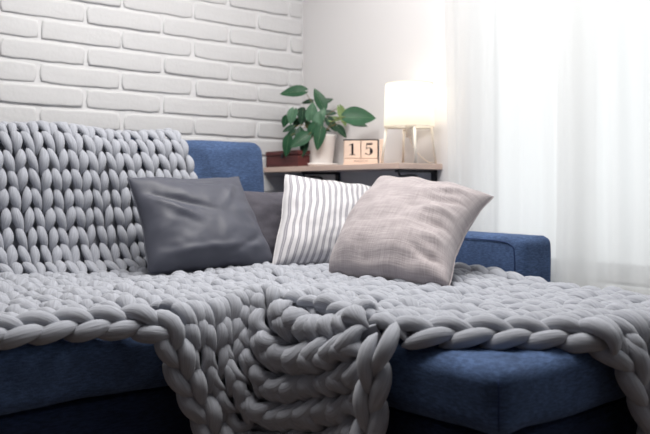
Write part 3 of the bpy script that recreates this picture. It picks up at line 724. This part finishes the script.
# ------------------------------------------------------------------ pillows
def pillow(name, label, TL, TR, BR, BL_, thick, m, seed, bow=(.05, .05, .05, .05), creases=.012, corner_pull=.018, nrm_hint=(-.6, -.8, .2), back=.6, sag=0, n=56, centre=(0, 0), group=None, q=.5, creasef=None):
    TL, TR, BR, BL_ = map(Vector, (TL, TR, BR, BL_)); base = (BL_ + BR) / 2
    t = thing(name, label, 'pillow', tuple(base), group)
    me = bpy.data.meshes.new('cover'); vs = []; uvs = []
    nh = Vector(nrm_hint).normalized()
    def P(u, v, side):
        # u,v in -1..1 ; bows (top,right,bottom,left): edges drawn in between the pointed corners
        bt, br_, bb, bl_ = bow
        uu = u * (1 - (br_ if u > 0 else bl_) * (1 - v * v) ** 1.0 * abs(u) ** 1.5); vv = v * (1 - (bt if v > 0 else bb) * (1 - u * u) * abs(v) ** 1.5)
        kc = corner_pull * abs(u * v) ** 5 * (2.6 if v < 0 else 1); uu *= 1 - kc; vv *= 1 - kc
        a, b = (uu + 1) / 2, (vv + 1) / 2
        p = (BL_ * (1 - a) + BR * a) * (1 - b) + (TL * (1 - a) + TR * a) * b
        nn = (TR - TL + BR - BL_).cross(TL - BL_ + TR - BR).normalized()
        if nn.dot(nh) < 0: nn = -nn
        cu, cv = u - centre[0] * (1 - u * u), v - (centre[1] - sag) * (1 - v * v)
        f = max(0, (1 - abs(cu) ** 2.6)) * max(0, (1 - abs(cv) ** 2.6)); h = thick * f ** q * (1 if side > 0 else -back)
        g = Vector((u * 1.3, v * 1.3, seed * 3.7))
        rad = math.hypot(u, v); ang = math.atan2(v, u)
        cr = noise.noise(Vector((ang * 2.6, rad * .9, seed))) * rad ** 2 * 1.5 + .7 * noise.noise(g * 2.2) + .35 * noise.noise(g * 5.5)
        e = min(1, f * 3)
        h += creases * cr * e
        if creasef: h += creasef(u, v) * e
        wob = Vector((noise.noise(g * 2 + Vector((9, 0, 0))), noise.noise(g * 2 + Vector((0, 9, 0))), noise.noise(g * 2 + Vector((0, 0, 9))))) * .006
        return p + nn * h + wob - base
    idx = {}
    for side in (1, -1):
        for j in range(n + 1):
            for i in range(n + 1):
                if side < 0 and (i in (0, n) or j in (0, n)): idx[(side, i, j)] = idx[(1, i, j)]; continue
                su = math.sin((i / n * 2 - 1) * math.pi / 2); sv = math.sin((j / n * 2 - 1) * math.pi / 2)
                u = .5 * su + .5 * (i / n * 2 - 1); v = .5 * sv + .5 * (j / n * 2 - 1)
                idx[(side, i, j)] = len(vs); vs.append(P(u, v, side)); uvs.append(((u + 1) / 2, (v + 1) / 2))
    fs = []
    for side in (1, -1):
        for j in range(n):
            for i in range(n):
                f = [idx[(side, i, j)], idx[(side, i + 1, j)], idx[(side, i + 1, j + 1)], idx[(side, i, j + 1)]]
                fs.append(f if side > 0 else f[::-1])
    me.from_pydata([tuple(v) for v in vs], [], fs); uvl = me.uv_layers.new(name='UVMap')
    for lp_ in me.loops: uvl.data[lp_.index].uv = uvs[lp_.vertex_index]
    o = link('cover', me, m, t)
    loop = [idx[(1, i, 0)] for i in range(n)] + [idx[(1, n, j)] for j in range(n)] + [idx[(1, i, n)] for i in range(n, 0, -1)] + [idx[(1, 0, j)] for j in range(n, 0, -1)]
    tube('edge_seam', [tuple(vs[q_]) for q_ in loop], .0022, m, t, sides=6, closed=True)
    return t
def gauss(u, v, u0, v0, su, sv, ang, amp):
    c, s = math.cos(ang), math.sin(ang); a = (u - u0) * c + (v - v0) * s; b = -(u - u0) * s + (v - v0) * c
    return amp * math.exp(-(a / su) ** 2 - (b / sv) ** 2)
def cr_dark(u, v):
    return (gauss(u, v, -.45, .3, .5, .07, -.5, -.018) + gauss(u, v, -.5, .12, .45, .07, -.75, .012) + gauss(u, v, .55, -.62, .35, .06, .5, -.010)
            + gauss(u, v, .55, .5, .4, .07, -2.2, .010) + gauss(u, v, 0, -.7, .8, .08, .05, .008) + gauss(u, v, .2, .72, .6, .06, -.08, -.008))
pillow('dark_satin_pillow', 'dark slate satin pillow leaning on the throw-covered backrest', (1.165, 2.56, .838), (1.64, 2.56, .845), (1.665, 2.335, .500), (1.160, 2.385, .498), .095, M['satin'], 3,
       bow=(.08, .08, .02, .07), creases=.007, creasef=cr_dark, sag=.25, centre=(0, 0), nrm_hint=(-.3, -.9, .3), back=.5)
pillow('velvet_pillow', 'brownish grey velvet pillow wedged behind the satin and striped pillows', (1.55, 2.62, .79), (2.03, 2.60, .775), (1.99, 2.48, .50), (1.56, 2.50, .50), .06, M['velvet'], 5,
       bow=(.03, .05, .02, .05), creases=.010, nrm_hint=(-.3, -.9, .3), back=.5)
pillow('striped_pillow', 'white pillow with thin grey vertical stripes between satin and linen pillows', (1.80, 2.47, .850), (2.19, 2.37, .803), (2.02, 2.20, .510), (1.615, 2.305, .500), .09, M['striped'], 8,
       bow=(.05, .05, .02, .06), creases=.008, nrm_hint=(-.5, -.8, .4), back=.4, sag=.15)
def cr_lin(u, v):
    s = 0
    for k in range(6):
        s += gauss(u, v, .72 - .03 * k, -.75 + .26 * k, .30, .05, -.25 + .13 * k, (.020 if k % 2 else -.020))
    s += gauss(u, v, -.2, .45, .7, .09, -.15, .007) + gauss(u, v, .2, .0, .6, .07, -.45, -.006) + gauss(u, v, .0, -.85, .7, .07, .05, -.008)
    return s
pillow('linen_pillow', 'plump creased beige-grey linen pillow, nearest to the blue armrest', (1.955, 2.075, .838), (2.135, 1.685, .770), (1.70, 1.50, .500), (1.655, 2.035, .502), .12, M['linen'], 12,
       bow=(.05, .17, -.03, -.04), creases=.008, creasef=cr_lin, nrm_hint=(-.8, -.5, .5), back=.35, sag=.2, q=.45)
